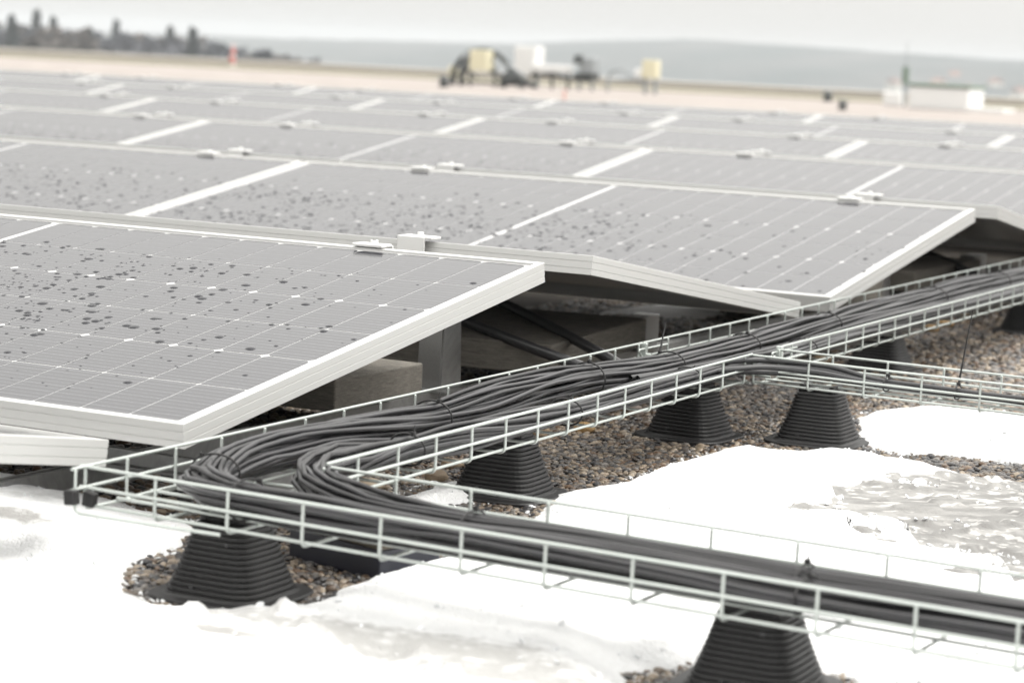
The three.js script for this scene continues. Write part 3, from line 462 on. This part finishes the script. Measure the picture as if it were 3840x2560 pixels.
bundle('cable_bundle', 'few loose black cables lying in the narrow right tray', [
  [0.15, 0.128, 1.02, 0.02, 0.012], [0.19, 0.130, 1.22, 0.026, 0.016], [0.25, 0.128, 1.335, 0.034, 0.02], [0.34, 0.126, 1.375, 0.036, 0.02], [0.44, 0.118, 1.372, 0.022, 0.012], [0.58, 0.116, 1.372, 0.02, 0.011], [0.8, 0.114, 1.37, 0.02, 0.011], [1.2, 0.112, 1.36, 0.02, 0.011], [1.9, 0.108, 1.33, 0.02, 0.011]],
  6, 0.0046, 15, [[0.455, 1.372, 1.6, 0.004], [0.575, 1.372, 1.6, 0.125, [0.13, 0.02]]], [M.cableDark]);
// corrugated conduits
function conduit(label, pts, r, taper = 0) {
  const c = new THREE.CatmullRomCurve3(pts.map((p) => V(...p))), L = c.getLength(), n = Math.round(L / 0.0042 * 4), seg = 18, pos = [], idx = [], F = c.computeFrenetFrames(n, false);
  for (let i = 0; i <= n; i++) { const p = c.getPointAt(i / n), rr = r * [1, 1, 0.8, 0.8][i % 4]; for (let j = 0; j < seg; j++) { const a = j / seg * 2 * Math.PI; const q = p.clone().addScaledVector(F.normals[i], Math.cos(a) * rr).addScaledVector(F.binormals[i], Math.sin(a) * rr); pos.push(q.x, q.y, q.z); } }
  for (let i = 0; i < n; i++) for (let j = 0; j < seg; j++) { const a = i * seg + j, b = i * seg + (j + 1) % seg; idx.push(a, b, a + seg, b, b + seg, a + seg); }
  const g = new THREE.BufferGeometry(); g.setAttribute('position', new THREE.Float32BufferAttribute(pos, 3)); g.setIndex(idx); g.computeVertexNormals(); return tag(mesh('corrugated_conduit', g, M.blackPipe), label, 'conduit', 'black corrugated conduits');
}
conduit('black corrugated conduit from under the front panel, lower of two', [[-0.85, 0.175, 1.72], [-0.60, 0.155, 1.58], [-0.40, 0.138, 1.455], [-0.2, 0.126, 1.31], [-0.045, 0.115, 1.21], [0.02, 0.11, 1.165], [0.06, 0.108, 1.13]], 0.0098);
conduit('black corrugated conduit from under the front panel, upper of two', [[-0.9, 0.15, 2.2], [-0.70, 0.142, 1.99], [-0.54, 0.137, 1.845], [-0.28, 0.13, 1.57], [-0.045, 0.12, 1.32], [0.02, 0.114, 1.255], [0.06, 0.11, 1.21]], 0.0098);
conduit('black corrugated conduit from under the second row of panels', [[-0.85, 0.14, 4.7], [-0.437, 0.11, 4.285], [-0.172, 0.1, 3.852], [-0.03, 0.1, 3.6], [0.03, 0.112, 3.42]], 0.013);
conduit('black corrugated conduit hanging below the far slope of second row', [[-0.5, 0.2, 4.5], [-0.42, 0.19, 4.75], [-0.25, 0.16, 4.9], [-0.12, 0.11, 4.8], [-0.05, 0.1, 4.6], [0.01, 0.115, 4.4]], 0.011);

// ------------------------------------------------------------------ things on the far part of the roof
const darkMetal = std(rgb(0.05, 0.055, 0.055), 0.6), whiteMetal = std(rgb(0.7, 0.7, 0.69), 0.5), cream = std(rgb(0.62, 0.58, 0.42), 0.6), green = std(rgb(0.16, 0.21, 0.17), 0.7), red = std(rgb(0.5, 0.13, 0.12), 0.6), greyMetal = std(rgb(0.3, 0.32, 0.33), 0.5, 0.3);
const tube = (pts, r, seg = 40) => new THREE.TubeGeometry(new THREE.CatmullRomCurve3(pts.map((p) => new THREE.Vector3(...p))), seg, r, 10);
{
  const a = thing('ventilation_unit', 'dark arched ventilation ductwork with a cream cabinet on the far roof', 'ventilation unit'); a.position.copy(V(-17.4, 0, 33));
  mesh('duct', tube([[-0.72, 0, 0], [-0.66, 0.28, 0], [-0.45, 0.52, 0], [-0.1, 0.6, 0], [0.2, 0.5, 0], [0.42, 0.3, 0.05], [0.62, 0.16, 0.05], [0.85, 0.05, 0]], 0.045), darkMetal, a);
  mesh('duct', tube([[-0.5, 0, 0.1], [-0.46, 0.3, 0.1], [-0.28, 0.5, 0.1], [0.02, 0.54, 0.1]], 0.035), darkMetal, a);
  mesh('duct', tube([[0.3, 0, 0.1], [0.34, 0.2, 0.1], [0.5, 0.22, 0.1], [0.75, 0.1, 0.1]], 0.05), darkMetal, a);
  mesh('cabinet', rbox(0.32, 0.34, 0.3, 0.02, -0.09, 0.43, 0.12), cream, a);
  for (const [x, h] of [[-0.66, 0.22], [-0.5, 0.4], [-0.36, 0.48], [0.1, 0.34], [0.3, 0.2], [0.62, 0.16]]) mesh('leg', box(0.035, h, 0.035, x, h / 2, 0), darkMetal, a);
  for (const [x0, y0, x1, y1] of [[-0.6, 0.16, 0.1, 0.44], [-0.3, 0.42, 0.34, 0.08], [-0.55, 0.36, -0.2, 0.14], [0.1, 0.3, 0.6, 0.02], [0.2, 0.42, 0.72, 0.2]]) mesh('brace', tube([[x0, y0, 0.05], [(x0 + x1) / 2, (y0 + y1) / 2 + 0.02, 0.07], [x1, y1, 0.05]], 0.018, 12), x0 > 0 ? greyMetal : darkMetal, a);
  mesh('fan_box', rbox(0.2, 0.26, 0.2, 0.02, -0.38, 0.42, 0), greyMetal, a); mesh('side_cabinet', rbox(0.12, 0.2, 0.16, 0.015, -0.74, 0.22, -0.1), cream, a); mesh('motor', new THREE.CylinderGeometry(0.08, 0.08, 0.2, 14).rotateZ(Math.PI / 2).translate(0.46, 0.14, 0.1), darkMetal, a);
  mesh('frame', box(1.2, 0.03, 0.06, 0.1, 0.06, 0), darkMetal, a);
  const b = thing('white_cabinet', 'tall white cabinet behind the dark arched ductwork', 'cabinet'); b.position.copy(V(-17.3, 0, 34.2)); mesh('body', rbox(0.4, 0.5, 0.35, 0.015, 0, 0.45, 0), whiteMetal, b); mesh('door', rbox(0.34, 0.42, 0.02, 0.005, 0, 0.45, 0.18), whiteMetal, b); for (const x of [-0.17, 0.17]) mesh('leg', box(0.04, 0.2, 0.04, x, 0.1, 0), greyMetal, b);
  const c = thing('duct_run', 'long white horizontal duct on legs on the far roof', 'duct'); c.position.copy(V(-16.75, 0, 34)); mesh('duct', rbox(0.7, 0.12, 0.16, 0.02, 0, 0.345, 0), whiteMetal, c); for (const x of [-0.3, 0, 0.3]) mesh('leg', box(0.035, 0.29, 0.035, x, 0.145, 0), darkMetal, c); mesh('cable', tube([[-0.4, 0.22, 0], [0, 0.24, 0], [0.35, 0.2, 0.02], [0.7, 0.18, 0]], 0.03), darkMetal, c);
  const d = thing('fan_unit', 'grey fan unit with a dark head beside the white duct', 'fan'); d.position.copy(V(-16.12, 0, 34)); mesh('body', rbox(0.26, 0.26, 0.24, 0.02, 0.05, 0.42, 0), greyMetal, d); mesh('head', new THREE.CylinderGeometry(0.07, 0.1, 0.14, 16).translate(-0.1, 0.52, 0.1), darkMetal, d); mesh('base', box(0.34, 0.1, 0.28, 0, 0.24, 0), darkMetal, d); for (const x of [-0.12, 0.12]) mesh('leg', box(0.04, 0.2, 0.04, x, 0.1, 0), greyMetal, d);
  const e = thing('pipe_frame', 'low grey pipe frame left of the small cream cabinet', 'pipes'); e.position.copy(V(-15.4, 0, 34)); mesh('pipe', tube([[-0.32, 0, 0], [-0.28, 0.3, 0], [-0.1, 0.38, 0], [0.12, 0.3, 0], [0.3, 0.16, 0]], 0.022), greyMetal, e); mesh('pipe', tube([[-0.3, 0.2, 0.1], [0, 0.22, 0.1], [0.35, 0.24, 0.1]], 0.02), greyMetal, e);
  const f = thing('small_cabinet', 'small cream cabinet on grey legs on the far roof', 'cabinet'); f.position.copy(V(-14.94, 0, 34)); mesh('body', rbox(0.25, 0.3, 0.2, 0.015, 0, 0.41, 0), cream, f); mesh('hood', rbox(0.14, 0.16, 0.16, 0.03, -0.2, 0.33, 0), whiteMetal, f); for (const x of [-0.09, 0.09]) mesh('leg', box(0.05, 0.27, 0.05, x, 0.135, 0), greyMetal, f);
  const g = thing('white_roof_box', 'white roof box with a green lid on the far right', 'roof box'); g.position.copy(V(-9.92, 0, 34)); mesh('body', rbox(0.95, 0.34, 0.8, 0.02, 0, 0.175, 0), whiteMetal, g); mesh('lid', rbox(1.0, 0.05, 0.85, 0.015, 0, 0.372, 0), green, g); mesh('skirt', box(1.3, 0.06, 0.7, 0.35, 0.034, 0), whiteMetal, g);
  const h = thing('vent_pipe', 'slim dark vent pipe left of the white roof box', 'vent pipe'); h.position.copy(V(-11.0, 0, 35.2)); mesh('pipe', new THREE.CylinderGeometry(0.025, 0.03, 0.66, 14).translate(0, 0.33, 0), greyMetal, h); mesh('cowl', new THREE.CylinderGeometry(0.055, 0.055, 0.26, 16).translate(0, 0.5, 0), green, h); mesh('mast', new THREE.CylinderGeometry(0.006, 0.008, 0.4, 8).translate(0, 0.83, 0), greyMetal, h); mesh('plinth', rbox(0.3, 0.22, 0.3, 0.02, -0.16, 0.114, 0), whiteMetal, h);
  for (const [l, X, D, s] of [['small dark roof vent near the parapet on the right', -12.6, 36, 1.0], ['small black roof outlet on the pale roof at the right', -9.95, 29.5, 0.8], ['small dark roof outlet left below the arched ductwork', -16.85, 30.5, 1.0]]) { const v = thing('roof_vent', l, 'roof vent', 'small roof vents'); v.position.copy(V(X, 0.004, D)); v.scale.setScalar(s); mesh('stack', new THREE.CylinderGeometry(0.06, 0.08, 0.12, 16).translate(0, 0.06, 0), darkMetal, v); mesh('cap', new THREE.CylinderGeometry(0.05, 0.11, 0.06, 16).translate(0, 0.15, 0), darkMetal, v); }
  const r = thing('marker_pole', 'red and white striped marker pole at the far left parapet', 'marker pole'); r.position.copy(V(-26.6, 0, 39)); r.scale.set(0.8, 0.8, 0.8); for (let k = 0; k < 4; k++) mesh('stripe', new THREE.CylinderGeometry(0.055, 0.055, 0.12, 14).translate(0, 0.06 + k * 0.12, 0), k % 2 ? red : whiteMetal, r); mesh('vane', rbox(0.16, 0.1, 0.03, 0.01, 0.0, 0.24, 0.06), red, r); mesh('tip', new THREE.CylinderGeometry(0.02, 0.03, 0.14, 10).translate(0, 0.55, 0), std(rgb(0.75, 0.5, 0.48), 0.7), r);
  const p = thing('marker_post', 'pale red marker post standing behind the last panel row', 'marker post'); p.position.copy(V(-11.0, 0, 23)); mesh('post', new THREE.CylinderGeometry(0.017, 0.017, 0.2, 12).translate(0, 0.1, 0), std(rgb(0.62, 0.36, 0.32), 0.6), p); mesh('base', new THREE.CylinderGeometry(0.05, 0.06, 0.03, 14).translate(0, 0.019, 0), std(rgb(0.4, 0.3, 0.28), 0.7), p);
}

// ------------------------------------------------------------------ trees beyond the roof, left
{
  const R = rng(77), bark = std(rgb(0.07, 0.06, 0.055), 1);
  const leaf = new THREE.BufferGeometry(); leaf.setAttribute('position', new THREE.Float32BufferAttribute([-0.5, 0, 0, 0.5, 0, 0, 0, 0.9, 0.12, 0, 0.2, -0.5, 0, 0.2, 0.5, 0.1, 0.8, 0], 3)); leaf.computeVertexNormals();
  function crown(n, place) {
    const pos = [], src = leaf.attributes.position, o = new THREE.Object3D(), v = new THREE.Vector3();
    for (let i = 0; i < n; i++) { const [x, y, z, s] = place(); o.position.set(x, y, z); o.rotation.set(R() * 6, R() * 6, R() * 6); o.scale.setScalar(s); o.updateMatrix(); for (let k = 0; k < src.count; k++) { v.fromBufferAttribute(src, k).applyMatrix4(o.matrix); pos.push(v.x, v.y, v.z); } }
    const g = new THREE.BufferGeometry(); g.setAttribute('position', new THREE.Float32BufferAttribute(pos, 3)); g.computeVertexNormals(); return g;
  }
  const conifer = crown(800, () => { const y = Math.pow(R(), 0.8), r = (1 - y) * 2.1 * Math.sqrt(R()) + 0.12, a = R() * 6.28; return [Math.cos(a) * r, 3 + y * 15, Math.sin(a) * r, 0.9 * (1 - 0.6 * y) + 0.2]; });
  const bushy = crown(1300, () => { const a = R() * 6.28, b = Math.acos(2 * R() - 1), q = 0.45 + 0.55 * Math.sqrt(R()), w = 1 + 0.3 * noise(Math.cos(a) * 2, b * 2, 3); return [Math.cos(a) * Math.sin(b) * 3.6 * q * w, 11.5 + Math.cos(b) * 5 * q * w, Math.sin(a) * Math.sin(b) * 3.6 * q * w, 0.95]; });
  const trunkC = new THREE.CylinderGeometry(0.06, 0.26, 17, 8).translate(0, 8.5, 0), trunkB = merge([new THREE.CylinderGeometry(0.12, 0.3, 11, 8).translate(0, 5.5, 0), ...[0, 1, 2, 3, 4].map((k) => new THREE.CylinderGeometry(0.03, 0.12, 6, 6).translate(0, 3, 0).rotateZ(0.5 + 0.15 * k % 0.4).rotateY(k * 1.3).translate(0, 8.4 + k * 0.5, 0))]);
  const cm = [std(rgb(0.05, 0.062, 0.06), 1), std(rgb(0.062, 0.07, 0.066), 1)], bm = [std(rgb(0.075, 0.08, 0.092), 1), std(rgb(0.095, 0.096, 0.108), 1), std(rgb(0.12, 0.105, 0.095), 1)];
  const D0 = 190;
  // [slope X/D, kind, top above the eye in metres]
  const spec = [[-0.822, 'c', 0.9], [-0.806, 'c', 1.9], [-0.795, 'c', 1.0], [-0.812, 'b', -0.5], [-0.785, 'b', -0.8], [-0.772, 'c', 0.0], [-0.755, 'c', 1.1], [-0.764, 'b', -1.2], [-0.742, 'b', -1.0], [-0.722, 'c', 0.6], [-0.708, 'c', 0.5], [-0.716, 'b', -1.0], [-0.7, 'b', -1.4], [-0.735, 'b', -1.5], [-0.828, 'b', -0.4], [-0.8, 'b', -1.0], [-0.778, 'b', -1.1], [-0.688, 'c', -1.2], [-0.68, 'b', -1.9], [-0.668, 'b', -2.1], [-0.66, 'b', -2.4], [-0.69, 'b', -1.7], [-0.65, 'b', -2.7], [-0.641, 'b', -2.9], [-0.748, 'c', -0.6], [-0.818, 'b', -0.9], [-0.79, 'b', -0.6], [-0.756, 'b', -0.9], [-0.725, 'b', -1.1], [-0.84, 'c', 0.7], [-0.85, 'b', -0.3], [-0.633, 'c', -2.6]];
  spec.forEach(([a, k, top], i) => {
    const D = D0 + (i * 37 % 60), X = 1.756 + a * (D + 2.48), full = k === 'c' ? 18 : 16.5, base = -17.6, sc = (0.644 + top + 0.0 - base) / full;
    const nth = ordinal(spec.filter((q) => q[1] === k && q[0] < a).length);
    const t = thing(k === 'c' ? 'conifer_tree' : 'bare_tree', k === 'c' ? `slender conifer spire, ${nth} from the left in the hazy tree line` : `rounded grey brown tree, ${nth} from the left in the hazy tree line`, 'tree', k === 'c' ? 'conifers in the tree line' : 'broad trees in the tree line');
    t.position.set(X, base, -D); t.scale.set(k === 'c' ? 1.0 : 1.7, sc, k === 'c' ? 1.0 : 1.5); t.rotation.y = i * 1.7;
    mesh('trunk', k === 'c' ? trunkC : trunkB, bark, t); mesh('crown', k === 'c' ? conifer : bushy, (k === 'c' ? cm : bm)[i % (k === 'c' ? 2 : 3)], t);
  });
  // pale houses on the hillside at the right
  const wallM = [std(rgb(0.62, 0.6, 0.55), 0.9), std(rgb(0.55, 0.5, 0.42), 0.9)], roofM = std(rgb(0.25, 0.14, 0.11), 0.9);
  [[-0.345, 640, -3.2], [-0.325, 660, -2.6], [-0.33, 600, -5], [-0.312, 630, -3.8], [-0.30, 680, -2], [-0.318, 720, -0.6], [-0.29, 640, -4]].forEach(([a, D, y], i, all) => {
    const t = thing('hillside_house', `small pale house, ${ordinal(all.filter((q) => q[0] < a).length)} from the left on the hazy hillside`, 'house', 'pale houses on the far hillside'); t.position.set(1.756 + a * D, y - 3, -D); t.rotation.y = i; t.scale.setScalar(0.45);
    mesh('wall', box(8, 7, 7, 0, 1.5, 0), wallM[i % 2], t); const s = new THREE.Shape(); s.moveTo(-4.4, 0); s.lineTo(4.4, 0); s.lineTo(0, 2.6); s.closePath(); mesh('roof', new THREE.ExtrudeGeometry(s, { depth: 7.6, bevelEnabled: false }).translate(0, 5, -3.8), roofM, t);
  });
}
renderer.render(scene, camera);
